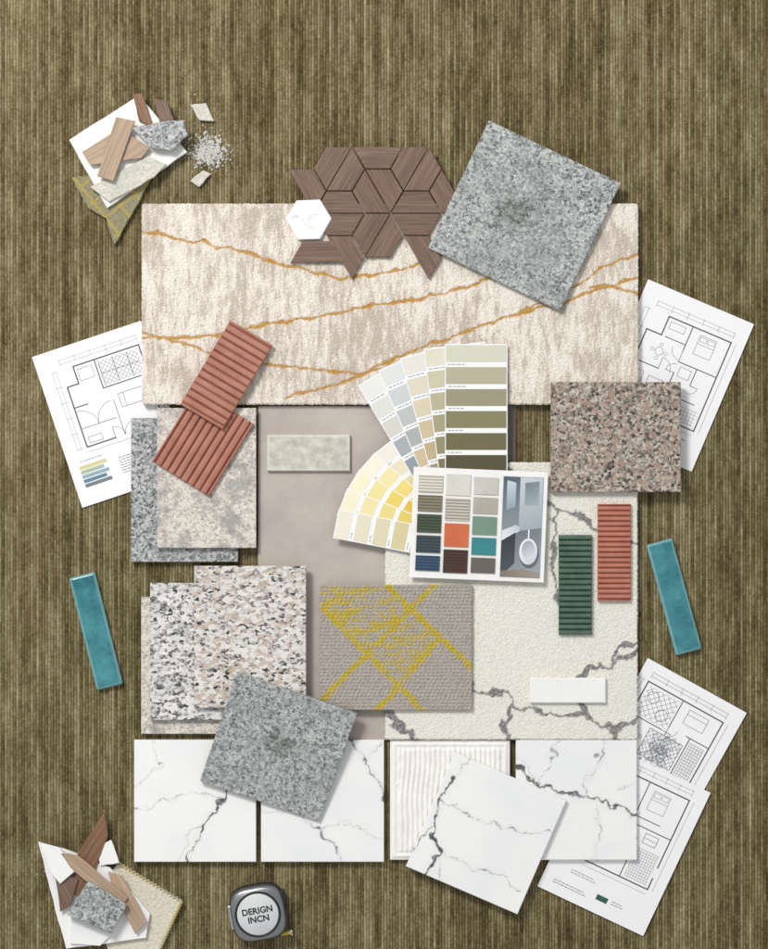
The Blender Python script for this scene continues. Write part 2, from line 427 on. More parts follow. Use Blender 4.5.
def dA(line,w,h):
    x0,y0,x1,y1=24,22,w-10,h-56
    wall(line,(x0,y1),(x0,y0+18),(x0+12,y0+18),(x0+12,y0),(x1,y0),(x1,y1-14));wall(line,(x0,y1),(x0+30,y1));wall(line,(x0+52,y1),(x1,y1))
    wall(line,(x0+34,y0),(x0+34,y0+30),(x1,y0+30),wd=1.1);wall(line,(x0,y0+40),(x0+14,y0+40),wd=1.1)
    diag(line,x0+37,y0+3,x1-3,y0+28,5,.4)
    for k in (0,1,2): line(x0+37+k*15,y0+3,x0+37+k*15,y0+28,.5)
    line(x0+37,y0+15.5,x1-3,y0+15.5,.4)
    door(line,x0+30,y1,11,-90);door(line,x0+52,y1,11,-90,-1)
    door(line,x0+1,y0+62,18,0,-1);door(line,x0+37,y0+62,18,180,1);line(x0+40,y0+44,x0+40,y1,.5)
    rect(line,x0+15,y0+4,x0+30,y0+16,.35);rect(line,x0+46,y0+40,x1-5,y0+54,.4);line(x0+51,y0+40,x0+51,y0+54,.35);rect(line,x0+4,y1-9,x0+18,y1-3,.35)
    dims(line,x0,y0,x1,y1)
    notes(line,12,h-44,1,34)
    for i,c in enumerate(['#cfca94','#a8b7a0','#8fa9b2','#5d7f94','#6f7a80']):
        line(10,h-38+i*4.6,38-(i%2)*4,h-38+i*4.6,3.4,paint(c),'colour_bar')
    notes(line,50,h-36,7,22)
def dB(line,w,h):
    x0,y0,x1,y1=18,26,w-14,h-38
    wall(line,(x0+16,y0),(x1,y0),(x1,y1),(x0,y1),(x0,y0+20),(x0+16,y0+20),(x0+16,y0))
    wall(line,(x0+42,y0),(x0+42,y0+26),wd=1.);wall(line,(x0+42,y0+38),(x1,y0+38),wd=1.);wall(line,(x0,y0+52),(x0+26,y0+52),wd=1.);wall(line,(x0+42,y0+50),(x0+42,y1),wd=1.);wall(line,(x0+62,y0+38),(x0+62,y0+56),wd=.9);wall(line,(x0+20,y0+20),(x0+42,y0+20),wd=.9);wall(line,(x0+42,y0+72),(x1-10,y0+72),wd=.9)
    door(line,x0+42,y0+26,11,90);door(line,x0+26,y0+52,12,-90);door(line,x0+42,y0+50,9,180);door(line,x0+62,y0+56,8,0)
    bed(line,x0+52,y0+5,18,20);rect(line,x0+20,y0+4,x0+36,y0+11,.35);table(line,x0+20,y0+36,4);rect(line,x0+46,y0+42,x0+58,y0+52,.35);rect(line,x0+5,y0+60,x0+14,y0+80,.35);rect(line,x0+20,y0+62,x0+36,y0+72,.35);hatch(line,x0+46,y1-18,x1-3,y1-3,3.5)
    dims(line,x0,y0,x1,y1);notes(line,14,h-26,2,26);notes(line,w-42,h-20,3,26);line(w-40,h-26,w-18,h-26,.6)
def dC(line,w,h):
    x0,y0,x1,y1=12,20,w-16,h-50
    wall(line,(x0,y1),(x0,y0),(x1,y0),(x1,y1),(x0,y1));wall(line,(x0+40,y0),(x0+40,y0+30),wd=1.);wall(line,(x0,y0+36),(x0+34,y0+36),wd=1.);wall(line,(x0+60,y0+30),(x1,y0+30),wd=1.);wall(line,(x0+64,y0+30),(x0+64,y1-16),wd=1.);wall(line,(x0+30,y1-20),(x0+30,y1),wd=1.)
    diag(line,x0+3,y0+3,x0+38,y0+34,6.5,.45);diag(line,x0+24,y0+40,x0+61,y1-22,5,.4);rect(line,x0+24,y0+40,x0+61,y1-22,.5)
    for (cx,cy) in ((x0+12,y0+12),(x0+28,y0+24)): arc(line,cx,cy,6,0,360,.4,14)
    rect(line,x0+50,y0+5,x0+72,y0+20,.35);line(x0+50,y0+10,x0+72,y0+10,.35);door(line,x0+40,y0+30,10,90,-1);door(line,x0+34,y0+36,11,0)
    R=random.Random(5)
    for i in range(90):
        a=R.random()*360;x=x0+42+R.gauss(0,8);y=y0+56+R.gauss(0,8);arc(line,x,y,1.5+R.random()*3,a,a+210,.3,6,INK2)
    hatch(line,x0+66,y0+34,x1-3,y1-20,3);rect(line,x0+6,y1-16,x0+24,y1-4,.35);bed(line,x0+34,y1-18,12,15);table(line,x0+12,y0+52,4)
    dims(line,x0,y0,x1,y1);notes(line,w-34,h-42,3,20)
def dD(line,w,h):
    x0,y0,x1,y1=30,16,w-16,h-44
    wall(line,(x0,y1),(x0,y0),(x1,y0),(x1,y1-24));wall(line,(x1,y1-12),(x1,y1),(x0,y1));wall(line,(x0+28,y0),(x0+28,y0+30),wd=1.);wall(line,(x0,y0+44),(x0+20,y0+44),wd=1.);wall(line,(x0+32,y0+44),(x1,y0+44),wd=1.);wall(line,(x0+40,y0+56),(x0+40,y1),wd=1.);wall(line,(x0+28,y0+36),(x1-16,y0+36),wd=.9)
    bed(line,x0+36,y0+6,18,20);door(line,x0+28,y0+30,11,90);door(line,x0+20,y0+44,12,0);table(line,x0+14,y0+18,4.5);hatch(line,x0+44,y0+64,x1-3,y1-3,2.8);rect(line,x0+5,y1-20,x0+14,y1-5,.5);table(line,x0+26,y0+66,4);rect(line,x0+46,y0+48,x0+60,y0+58,.4);line(x0+46,y0+53,x0+60,y0+53,.35)
    dims(line,x0,y0,x1,y1)
    line(58,h-16,70,h-16,5.5,paint('#2f5a4e'),'colour_bar');notes(line,74,h-18,2,14);notes(line,12,h-14,2,36);notes(line,24,h-30,2,30)
paper([(33,357),(142,320),(190,472),(81,508)],.2,dA,'white sheet with a floor plan and blue and ochre colour bars')
paper([(650,280),(756,325),(690,471),(584,426)],.2,dB,'white floor plan sheet tucked beside the cream rug')
paper([(648,658),(747,713),(669,853),(570,798)],.2,dC,'white floor plan sheet with patterned floors under another sheet')
paper([(605,743),(711,793),(643,936),(537,886)],1.2,dD,'white floor plan sheet with a small green bar under marble')
# =============== GRANITE TILES
blo=lambda cx,cy,r:(lambda X,Y,a,b:np.clip(1.7*(1-(np.hypot((X-cx),(Y-cy)*1.3)+(fbm(X/7,Y/7,3)-.5)*26)/r),0,1))
c,w,h,r=quad([(490,120),(619,183),(562,311),(427,248)])
o=slab('granite_tile',c,w,h,r,10.3,7,G_grey,res=2,attrs={'blotch':blo(513,213,26)});reg(o,'large grey speckled granite tile tilted on the cream rug','tile')
c,w,h,r=quad([(240,672),(359,713),(317,822),(197,780)])
o=slab('granite_tile',c,w,h,r,14.2,6.5,G_grey,res=2,attrs={'blotch':blo(281,742,20)},tilt=(6.2,0));reg(o,'grey granite tile leaning from stacked granite onto marble tiles','tile')
def ft(name,x0,y0,x1,y1,zb,t,mat,label,cat='tile',**k):
    o=slab(name,((x0+x1)/2,(y0+y1)/2),x1-x0,y1-y0,0,zb,t,mat,**k);reg(o,label,cat);return o
ft('granite_tile',131,418,238,562,1,6,G_blue,'dark grey granite tile beneath a beige stone tile')
ft('granite_tile',157,408,256,548,7.2,6,G_beige,'beige granite tile with cloudy grey patches on a grey tile')
ft('granite_tile',141,597,243,734,0,6,G_beige,'speckled beige granite tile at the bottom of a stack')
ft('granite_tile',150,583,256,720,6.2,6,G_bw2,'white and black granite tile in the middle of a stack')
ft('granite_tile',194,566,306,708,12.4,6,G_bw,'grey white granite tile with dark flecks atop a stack')
ft('granite_tile',551,382,681,492,10.3,7,G_pink,'pinkish brown speckled granite tile beside the cream rug')
ft('glazed_tile',267,435,350,471,3.3,5,T_mott,'small pale mottled glazed tile on the greige panel',res=1.5,bev=.9)
# =============== YELLOW LOOP SAMPLE
yl=[[(318,604),(424,712)],[(318,704),(436,583)],[(384,583),(476,672)],[(441,636),(376,712)]]
yp=[[(321,586),(384,586),(411,609),(371,653),(321,604)],[(371,655),(411,610),(441,638),(401,686)]]
yA=[.85,.7]
def fy(X,Y,a,b):
    d=np.full(X.shape,1e9);row=np.floor(Y/3.4)
    wx=X+(hsh(row,row*0,4)-.5)*3.5
    for l in yl:d=np.minimum(d,dline(wx,Y,l))
    n=vn(X/4+row*13.7,row*3.1,6);n2=vn(X/16+row*.6,row*.35,7)
    m=np.clip((3.3-d)/1.0,0,1)*np.clip(.35+1.3*n,0,1)
    for P,s_ in zip(yp,yA): m=np.maximum(m,inpoly(wx,Y,P)*s_*np.clip((n*.55+n2*.45-.42)*5,0.08,1))
    return np.clip(m,0,1)
def loop(X,Y,a,b):
    row=np.floor(Y/3.4);ph=hsh(row,row*0,3)*3
    return 1.6*np.sqrt(np.abs(np.sin(Y/3.4*np.pi)))*(.45+.55*np.abs(np.sin((X/4.2+ph)*np.pi)))-1+(np.random.rand(*X.shape)-.5)*.7+.6*fbm(X/9,Y/5,3,2)
ft('carpet_sample',320,585,472,710,9.4,5,C_yel,'grey loop carpet sample with broken mustard triangle lines','carpet sample',res=.85,zf=loop,attrs={'gold':fy},jit=.5,bev=.8)
# =============== RIBBED TILES
def ribs(per,axis='y',amp=2.4):
    def f(X,Y,a,b):
        u=(b if axis=='y' else a)/per;u=u-np.floor(u);d=np.minimum(u,1-u)*per
        return -amp*np.exp(-(d/.75)**2)-.5*(1-d/(per/2))**2+.15*(fbm(X/6,Y/6,2,2)-.5)
    return f
c,w,h,r=quad([(232,322),(274,346),(221,429),(178,403)])
G='ribbed ceramic tiles'
o=slab('ribbed_tile',c,w,h,r,14.5,6,T_rust,res=.6,zf=ribs(7.6,'y'),tilt=(-4.6,0));reg(o,'terracotta ribbed tile leaning over rug edge and another tile','tile',G)
c,w,h,r=quad([(195,388),(252,423),(210,497),(154,462)])
o=slab('ribbed_tile',c,w,h,r,13.4,5,T_rust,res=.6,zf=ribs(7.6,'x'));reg(o,'terracotta tile with lengthwise ribs on beige stone tile','tile',G)
o=ft('ribbed_tile',559,535,592,635,9.4,5,T_green,'dark green ribbed tile on the veined rug',res=.6,zf=ribs(5.6));o['group']=G
o=ft('ribbed_tile',598,504,631,601,9.4,5,T_rust2,'terracotta tile with fine crosswise ribs on veined rug',res=.6,zf=ribs(5.2));o['group']=G
def teal(P,sd):
    c,w,h,r=quad(P)
    o=slab('glazed_tile',c,w,h,r,0,7,T_teal,res=1.2,bev=1.4,zf=lambda X,Y,a,b:(fbm(X/12,Y/12,sd,2)-.5)*.8-.9*np.clip(1-(np.minimum(w/2-np.abs(a),h/2-np.abs(b)))/4,0,1)**2,smooth=True,corner=2)
    reg(o,'teal glossy glazed slim tile on the carpet','tile','teal glazed tiles')
teal([(66,579),(91,573),(126,683),(99,690)],2)
teal([(643,546),(668,540),(707,647),(680,655)],5)
ft('glazed_tile',530,678,606,703,9.4,4.5,T_white,'small plain white glazed tile on the veined rug',bev=.9)
# =============== MARBLE
def veins(lines,seed,wd=1.9):
    def f(X,Y,a,b):
        wx=X+(fbm(X/9,Y/9,seed)-.5)*13;wy=Y+(fbm(X/9,Y/9,seed+5)-.5)*13
        m=np.zeros(X.shape)
        for l in lines:
            ww=l[0];d=dline(wx,wy,l[1:]);w_=wd*ww*(.1+1.6*np.clip(fbm(X/9,Y/9,seed+9,3)-.1,0,1)**1.3)+.15
            m=np.maximum(m,np.clip((w_-d)/(.55+.1*ww),0,1)*(.45+.5*min(1,ww)))
            m=np.maximum(m,np.clip(1-d/(5*ww+1.5),0,1)*.08)
        return m
    return f
MZ=2;MT=6
ft('marble_tile',134,740,256,862,MZ,MT,MB,'white marble tile with grey diagonal vein in a row',res=.8,attrs={'vein':veins([(1,(254,738),(240,770),(222,800),(205,825),(185,864)),(.35,(222,800),(190,790),(165,800),(132,812)),(.3,(205,825),(190,830),(178,864)),(.3,(150,738),(160,765),(134,790)),(.3,(240,770),(250,785),(258,800))],1)})
ft('marble_tile',261,740,384,862,MZ,MT,MB,'white marble tile partly under leaning granite tile',res=.8,attrs={'vein':veins([(.9,(350,738),(364,762),(378,782),(386,806)),(.35,(364,762),(372,752),(386,745)),(.7,(295,810),(318,828),(335,845),(345,864)),(.25,(260,815),(295,810)),(.25,(318,828),(350,822),(386,840))],21)})
ft('marble_tile',516,740,637,860,MZ,MT,MB,'white marble tile with branching dark grey veins',res=.8,attrs={'vein':veins([(1.2,(514,768),(540,783),(565,795),(595,797),(615,806),(640,818)),(.6,(606,738),(595,765),(580,797)),(.4,(540,783),(548,765),(560,738)),(.35,(595,797),(600,830),(590,862)),(.3,(615,790),(640,780)),(.3,(514,755),(540,783))],31)})
c,w,h,r=quad([(456,753),(565,800),(519,915),(405,866)])
o=slab('marble_tile',c,w,h,r,8.3,6,MB,res=.8,attrs={'vein':veins([(1.6,(452,778),(440,798),(432,828),(440,850),(424,878)),(.6,(432,828),(420,835),(410,852)),(.45,(440,798),(480,820),(525,832),(552,832)),(.4,(440,850),(470,868),(500,872),(520,890)),(.35,(470,757),(452,778)),(.3,(436,884),(440,850))],41)});reg(o,'white marble tile with bold grey vein laid askew on others','tile')
def comb(X,Y,a,b):
    w=a+1.6*np.sin((b+60)/26)+.6*np.sin(b/9+1)
    edge=np.minimum(60-np.abs(a),60-np.abs(b))
    msk=np.clip((edge-8+3*fbm(X/5,Y/5,2,2))/4,0,1)
    z=2.4*np.abs(np.sin(w/5.0*np.pi))**.6*msk+.6*fbm(X/3,Y/9,3,2)
    bord=1.6*np.clip(1-np.abs(edge-4.5)/3,0,1)
    return z+bord-.4
ft('plaster_tile',390,740,510,860,MZ,3.2,T_plaster,'white combed adhesive sample tile with raised ridges',res=.8,zf=comb,smooth=True)
# =============== WALNUT MOSAIC : triangles of three interlocking trapezoid slats
u_=77/3.
outline=[(290,184),(308,146),(446,146),(456,168),(446,181),(456,196),(446,216),(434,250),(430,282),(405,250),(392,238),(376,250),(352,282),(330,240),(333,218),(326,202),(312,190)]
slats=[];gr=[]
def tri(A,B,C):
    for (a,b,c3) in ((A,B,C),(B,C,A),(C,A,B)):
        e1=((b[0]-a[0])/3,(b[1]-a[1])/3);e2=((c3[0]-a[0])/3,(c3[1]-a[1])/3)
        q=[a,(a[0]+2*e1[0],a[1]+2*e1[1]),(a[0]+e1[0]+e2[0],a[1]+e1[1]+e2[1]),(a[0]+e2[0],a[1]+e2[1])]
        cx=sum(t[0] for t in q)/4;cy=sum(t[1] for t in q)/4
        if inpoly(np.array([cx]),np.array([cy]),outline)[0]:
            q=[(cx+(t[0]-cx)*.965,cy+(t[1]-cy)*.965) for t in q]
            slats.append(q);gr.append(math.degrees(math.atan2(-e1[1],e1[0])))
hr3=77*math.sqrt(3)/2
for row in range(-1,3):
    yb=280-row*hr3;yt=yb-hr3
    for k_ in range(-4,5):
        xb=352+k_*77+(38.5 if row%2 else 0)
        tri((xb,yb),(xb+77,yb),(xb+38.5,yt))
        tri((xb,yb),(xb-38.5,yt),(xb+38.5,yt))
slats.append([(303,241),(333,241),(345,262.5),(290.5,262.5)]);gr.append(0)
o=prism(slats,10.3,4,'wood_mosaic_sheet',Wd,grain=gr,bev=.5);reg(o,'walnut slat mosaic in interlocking weave on the rug','mosaic tile')
hx=[(286,219),(296.5,200.5),(320,199.5),(331.5,218.5),(320,239),(298,239.5)]
hv=[[(286,212),(305,220),(320,239)],[(305,220),(331,210)]]
c=(309,219.5)
def hexa():
    V=[(0,0)];F=[]
    P=[(x-c[0],y-c[1]) for x,y in hx]
    per=[]
    for i in range(6):
        for t in range(8):
            f=t/8;per.append((P[i][0]*(1-f)+P[(i+1)%6][0]*f,P[i][1]*(1-f)+P[(i+1)%6][1]*f))
    N=len(per);R=22
    for r_ in range(1,R+1):
        for p in per: V.append((p[0]*r_/R,p[1]*r_/R))
    k=K(15.3)
    z=[5.0]*len(V)
    for i in range(N): z[1+(R-1)*N+i]=4.5
    V3=[(x*k*S,-y*k*S,zz*S) for (x,y),zz in zip(V,z)]
    for i in range(N): F.append([0,1+(i+1)%N,1+i])
    for r_ in range(R-1):
        for i in range(N):
            j=(i+1)%N;F.append([1+r_*N+i,1+r_*N+j,1+(r_+1)*N+j,1+(r_+1)*N+i])
    b=len(V3);o0=1+(R-1)*N
    for i in range(N): V3.append((V3[o0+i][0],V3[o0+i][1],0))
    for i in range(N):
        j=(i+1)%N;F.append([o0+i,o0+j,b+j,b+i])
    me=mkmesh('hexagon_tile',V3,F,MB)
    X=np.array([v[0] for v in V])+c[0];Y=np.array([v[1] for v in V])+c[1]
    m=veins([(.5,*hv[0]),(.35,*hv[1])],77)(X,Y,X,Y);arr=np.zeros(len(V3),np.float32);arr[:len(V)]=m*.6
    A=me.attributes.new('vein','FLOAT','POINT');A.data.foreach_set('value',arr)
    o=link('hexagon_tile',me);L=W(c[0],c[1],15.3);o.location=(L[0],L[1],10.3*S);return o
o=hexa();reg(o,'small white marble hexagon tile set beside walnut mosaic','tile')
# =============== FAN DECKS
def fan(name,piv,zb,strips,width,length,label):
    root=bpy.data.objects.new(name,None);COL.objects.link(root);root.empty_display_size=.02
    L=W(piv[0],piv[1],zb);root.location=L
    for n,(ang,cols) in enumerate(strips):
        z=(len(strips)-n)*.9
        x0,x1,y0,y1=-width/2,width/2,0,length;t=.45
        V=[(x,y,zz) for zz in (0,t) for (x,y) in ((x0,y0),(x1,y0),(x1,y1),(x0,y1))]
        F=[[4,5,6,7],[3,2,1,0],[0,1,5,4],[1,2,6,5],[2,3,7,6],[3,0,4,7]]
        me=mkmesh('paint_strip',[(x*S,y*S,zz*S) for x,y,zz in V],F,PAPER)
        st=link('paint_strip',me,root);st.location=(0,0,z*S);st.rotation_euler=(math.radians(random.uniform(-.1,.15)),0,math.radians(-ang))
        m=len(cols);sh=length*.74/m;yy=length-1.2
        for k,c_ in enumerate(cols):
            ya,yb=yy-sh+ (5.0 if sh>18 else 2.2),yy
            V=[(x0+.9,ya),(x1-.9,ya),(x1-.9,yb),(x0+.9,yb)]
            sm=mkmesh('colour_swatch',[(x*S,y*S,0) for x,y in V],[[0,1,2,3]],paint(c_,.5))
            q=link('colour_swatch',sm,st);q.location=(0,0,(t+.1)*S)
            V=[];F=[];xx=x0+3
            for b_ in range(4 if width>40 else 2):
                l=random.uniform(2,4.5);y_=ya-(2.8 if sh>18 else 1.3)
                V+=[(xx,y_,0),(xx+l,y_,0),(xx+l,y_+.8,0),(xx,y_+.8,0)];bb=len(V)-4;F.append([bb,bb+1,bb+2,bb+3]);xx+=l+.9
            cm=mkmesh('swatch_caption',[(x*S,y*S,0) for x,y,_ in V],F,INK2);q2=link('swatch_caption',cm,st);q2.location=(0,0,(t+.1)*S)
            yy-=sh
    reg(root,label,'paint fan deck','open paint colour fan decks')
fan('paint_fan_deck',(476,522),10.2,[
 (0,['#cfceba','#b0ad93','#969277','#837e5c','#6c6748','#524d35']),
 (-7,['#d9d6c2','#c5c1a6','#b3ae8f','#a39d7d','#918a69','#7b7453']),
 (-15,['#dfddd2','#d8d1bd','#d4c9ad','#c9bb98','#bbaa83','#a59673']),
 (-23,['#d9dcd8','#c8ccca','#b9bdbb','#a9adab','#cab997','#bca680']),
 (-31,['#e1e2dc','#d8dad2','#cfcfc6','#a5abad','#919a9e','#7e878c'])],62,177,'fan of paint strips from pale grey to olive')
fan('paint_fan_deck',(462,548),9.4,[
 (-79,['#e6e2d0','#dfd9c0','#dad2b0','#d4c99c','#c8bc85']),
 (-69,['#efe8cc','#eadfab','#e6d688','#dfcb68','#d7c056']),
 (-59,['#f1eacb','#ecdf9c','#e8cf68','#e4bd42','#dbb030']),
 (-49,['#f0ebd6','#eee1a8','#ebd57c','#e6c750','#dfb93a']),
 (-38,['#e8e4d6','#e5dcbe','#e0d3a2','#d9c67f','#ccb463'])],29,128,'fan of paint strips from ivory to yellow')
# =============== MATERIAL BOARD CARD
c,w,h,r=quad([(414,467),(549,472),(543,583),(409,577)])
card=slab('material_board',c,w,h,r,15.4,1.6,T_white,res=12,bev=.2);reg(card,'white card with finish swatches and a bathroom picture','material board')
def flat(name,pts,z,mat,parent,t=.5):
    n=len(pts);V=[((x-w/2)*S,(h/2-y)*S,z*S) for x,y in pts]+[((x-w/2)*S,(h/2-y)*S,(z+t)*S) for x,y in pts]
    ar=sum(V[i][0]*V[(i+1)%n][1]-V[(i+1)%n][0]*V[i][1] for i in range(n))
    F=[list(range(n,2*n))]+[[i,(i+1)%n,n+(i+1)%n,n+i] for i in range(n)]
    if ar<0:F=[f[::-1] for f in F]
    return link(name,mkmesh(name,V,F,mat),parent)
def strip_mat(name,c1,c2,per=3.):
    m=M(name,.5,rnd=False);s=m.sep();f=m.math('GREATER_THAN',m.math('FRACT',m.math('DIVIDE',s[1],per)),.5)
    return m.out(m.mix(f,c1,c2))
cols=[[('#aaa698',1),('#86826b',1),('#45533e',1),('#3a4a50',1),('#34506d',1)],
      [('#dad6cd',0),('#c6c0b4',1),('#cf6b42',0),('#4b3228',1)],
      [('#c8c6be',0),('#b0ad9f',0),('#76917f',0),('#35848a',0),('#66605a',0)]]
def dk(c,f): return '#'+''.join('%02x'%int(int(c[i:i+2],16)*f) for i in (1,3,5))
hs5=[(8,25),(28,44),(47,65),(68,85),(88,103)];hs4=[(6,27),(30,52),(55,78),(81,104)]
for ci,(xa,cc) in enumerate(zip((6,33.5,61),cols)):
    hs=hs4 if ci==1 else hs5
    for ri,(cl,stp) in enumerate(cc):
        y0,y1=hs[ri]
        mt=strip_mat('striped_finish_'+cl.strip('#'),cl,dk(cl,.72) if ri else '#d8d4c8') if stp else ceramic('finish_'+cl.strip('#'),dk(cl,.94),cl,.4)
        flat('finish_swatch',[(xa,y0),(xa+24,y0),(xa+24,y1),(xa,y1)],1.65,mt,card,1.4)
def gradm(name,c1,c2,x0,y0,x1,y1):
    m=M(name,.4,rnd=False);s=m.sep()
    X0,Y0,X1,Y1=x0-w/2,h/2-y0,x1-w/2,h/2-y1;L=(X1-X0)**2+(Y1-Y0)**2
    t=m.math('ADD',m.math('MULTIPLY',m.math('SUBTRACT',s[0],X0),(X1-X0)/L),m.math('MULTIPLY',m.math('SUBTRACT',s[1],Y0),(Y1-Y0)/L))
    n=m.noise(5,None,3);t=m.math('ADD',t,m.math('MULTIPLY',m.math('SUBTRACT',n,.5),.2))
    return m.out(m.ramp(t,[(0.,c1),(1.,c2)]))
ph=flat('picture_print',[(90,6),(130,6),(130,106),(90,106)],1.65,gradm('picture_wall','#8b959c','#b4bbc0',90,6,130,106),card,.4)
zz=2.1
def pf(pts,c,c2=None,g=None):
    global zz
    mt=paint(c,.4) if c2 is None else gradm('picture_tone_%d'%len(bpy.data.materials),c,c2,*g)
    flat('picture_area',pts,zz,mt,ph,.02);zz+=.04
el=lambda cx,cy,rx,ry,n=28:[(cx+rx*math.cos(i*2*math.pi/n),cy+ry*math.sin(i*2*math.pi/n)) for i in range(n)]
pf([(90.5,6.5),(107,6.5),(107,60),(90.5,72)],'#4f5b64','#8a959d',(90,6,108,60))
pf([(107,6.5),(129.5,6.5),(129.5,56),(107,60)],'#c3c9cd','#99a3aa',(108,6,130,60))
pf([(94,10),(103,12),(103,36),(94,40)],'#c3d0d8','#7f919d',(94,10,103,42))
pf([(112,12),(126,10),(126,34),(112,34)],'#6d7982','#a3aeb6',(112,10,126,36))
pf([(90.5,72),(107,60),(129.5,56),(129.5,105.5),(90.5,105.5)],'#636c73','#9ba3a8',(92,64,122,108))
pf([(90.5,60),(104,54),(108,56),(108,60),(90.5,70)],'#dfe3e5','#bcc4c9',(90,68,108,56))
pf([(90.5,70),(104,61.5),(104,92),(90.5,105.5)],'#2f363b','#495158',(90,64,104,100))
pf(el(118.5,83,9.5,13.5),'#4c545a','#666f75',(109,70,128,97))
pf(el(117.5,80,9,13),'#f0f2f3','#bcc4c8',(108,70,127,94));pf(el(117.5,78.5,6.6,9.6),'#8f9aa1','#d9dee0',(112,69,123,88))
pf([(116.5,58),(118,58),(118,68),(116.5,68)],'#e3e7e9')
pf([(90.5,100),(112,98),(129.5,101),(129.5,105.5),(90.5,105.5)],'#7d7468','#9d9387',(90,100,129,105))
# =============== SHARD PILE (top)
def sh(name,pts,zb,t,mat,label,cat,grain=0,bev=.5):
    o=prism([pts],zb,t,name,mat,grain=grain,bev=bev);reg(o,label,cat);return o
def jag(pts,amp=1.,step=7):
    out=[]
    for (x0,y0),(x1,y1) in zip(pts,pts[1:]+pts[:1]):
        L=math.hypot(x1-x0,y1-y0);n=max(1,int(L/step))
        for i in range(n):
            t=i/n;k=0 if i==0 else amp;out.append((x0+(x1-x0)*t+random.uniform(-k,k),y0+(y1-y0)*t+random.uniform(-k,k)))
    return out
sh('carpet_offcut',jag([(71,178),(110,172),(151,178),(132,214),(114,245),(106,218),(88,208)],.7,4),0,5,C_olive,'olive grey triangular carpet offcut with yellow lines','carpet sample')
sh('broken_tile',jag([(69,140),(139,95),(187,152),(107,208)],.4,12),5.1,4,T_white,'white square tile carrying broken sample pieces','tile')
sh('wood_shard',jag([(133,94),(142,93),(153,126),(139,121)],.5,6),9.2,3,Wt,'dark walnut splinter on a white tile','wood sample',-70)
sh('wood_shard',jag([(153,98),(167,101),(176,126),(160,124)],.5,6),9.3,2.8,Wd,'dark brown wood shard behind granite piece','wood sample',-65)
sh('stone_shard',jag([(90,187),(148,156),(166,164),(154,177),(109,202)],.6),9.2,3,G_stone,'pale beige terrazzo shard on a white tile','stone sample')
sh('wood_shard',[(82,152),(120,128),(150,148),(141,158),(90,165)],12.4,3,Wl,'light brown wood shard on a white tile','wood sample',30)
sh('wood_shard',[(116,117),(135,121),(113,181),(97,176)],15.6,3,Wl,'light oak plank offcut resting across other shards','wood sample',68)
sh('stone_shard',jag([(132,128),(158,122),(183,120),(188,135),(172,151),(150,147)],.8),15.5,4,G_blue,'irregular grey granite chip on the white tile','stone sample')
sh('stone_shard',jag([(190,105),(206,103),(214,121),(199,120)],.6,5),0,3,G_stone,'small pale stone chip on the carpet','stone sample')
sh('stone_shard',jag([(190,181),(203,170),(211,174),(199,187)],.5,5),0,3,G_stone,'small pale stone chip beside scattered crumbs','stone sample')
# lower pile
car=[(118,863)]
NS=18
for i in range(NS): 
    t=(i+.5)/NS;car.append((118+64*t+.6,863+39*t-1.));car.append((118+64*(i+1)/NS,863+39*(i+1)/NS))
for i in range(NS):
    t=(i+.5)/NS;car.append((182-24*t+1.1,902+52*t+.5));car.append((182-24*(i+1)/NS,902+52*(i+1)/NS))
car+=[(108,950),(90,900)]
C_edge=carpet('ivory_offcut_pile','#d6cfba','#e3ddcc')
o=sh('carpet_offcut',car,0,6,C_edge,'ivory carpet offcut with fine dotted mustard edging','carpet sample')
ed=[]
pp=car[:-2]
for i in range(0,len(pp)-1,2):
    (x0,y0),(x1,y1)=pp[i],pp[i+1];cx,cy=122,915
    f=.955;ed.append([(x0,y0),(x1,y1),(cx+(x1-cx)*f,cy+(y1-cy)*f),(cx+(x0-cx)*f,cy+(y0-cy)*f)])
e_=prism(ed,6.1,.8,'mustard_binding',paint('#b39a3f',.9),bev=.15,org=(124,914))
bpy.context.view_layer.update();e_.parent=o;e_.matrix_parent_inverse=o.matrix_world.inverted()
sh('marble_shard',jag([(38,842),(64,849),(110,868),(150,914),(146,938),(66,949),(55,910)],.5,9),6.95,4,MB,'white marble shard under wood and granite pieces','marble sample')
sh('marble_shard',jag([(96,846),(111,840),(119,863),(100,866)],.5,6),11.0,2.6,MB,'small white marble chip beside walnut shard','marble sample')
sh('wood_shard',jag([(104,812),(108,836),(84,898),(62,890),(66,872)],.4,9),11.1,3,Wt,'dark walnut shard with a pointed tip','wood sample',58)
sh('wood_shard',jag([(54,868),(78,880),(70,906),(60,912)],.5,7),14.2,2.4,Wd,'brown wood shard beside granite square','wood sample',-60)
sh('wood_shard',jag([(60,853),(78,856),(128,898),(120,908),(70,868)],.4,9),16.8,2.6,Wl,'light oak splinter crossing other shards','wood sample',-38)
sh('wood_shard',jag([(108,872),(122,876),(147,922),(135,934),(116,896)],.4,9),14.3,2.3,Wl,'broken light oak strip on a marble shard','wood sample',-60)
sh('marble_shard',jag([(40,843),(60,848),(74,872),(60,884),(50,872)],.4,8),17.0,2.4,MB,'pointed white marble shard over wood pieces','marble sample')
sh('marble_shard',jag([(70,916),(96,924),(112,934),(100,946),(70,944)],.4,8),11.1,2.6,MB,'white marble chip below granite square','marble sample')
sh('stone_shard',[(88,881),(127,905),(110,933),(67,915)],19.7,5,G_grey,'small grey granite square on broken wood','stone sample')
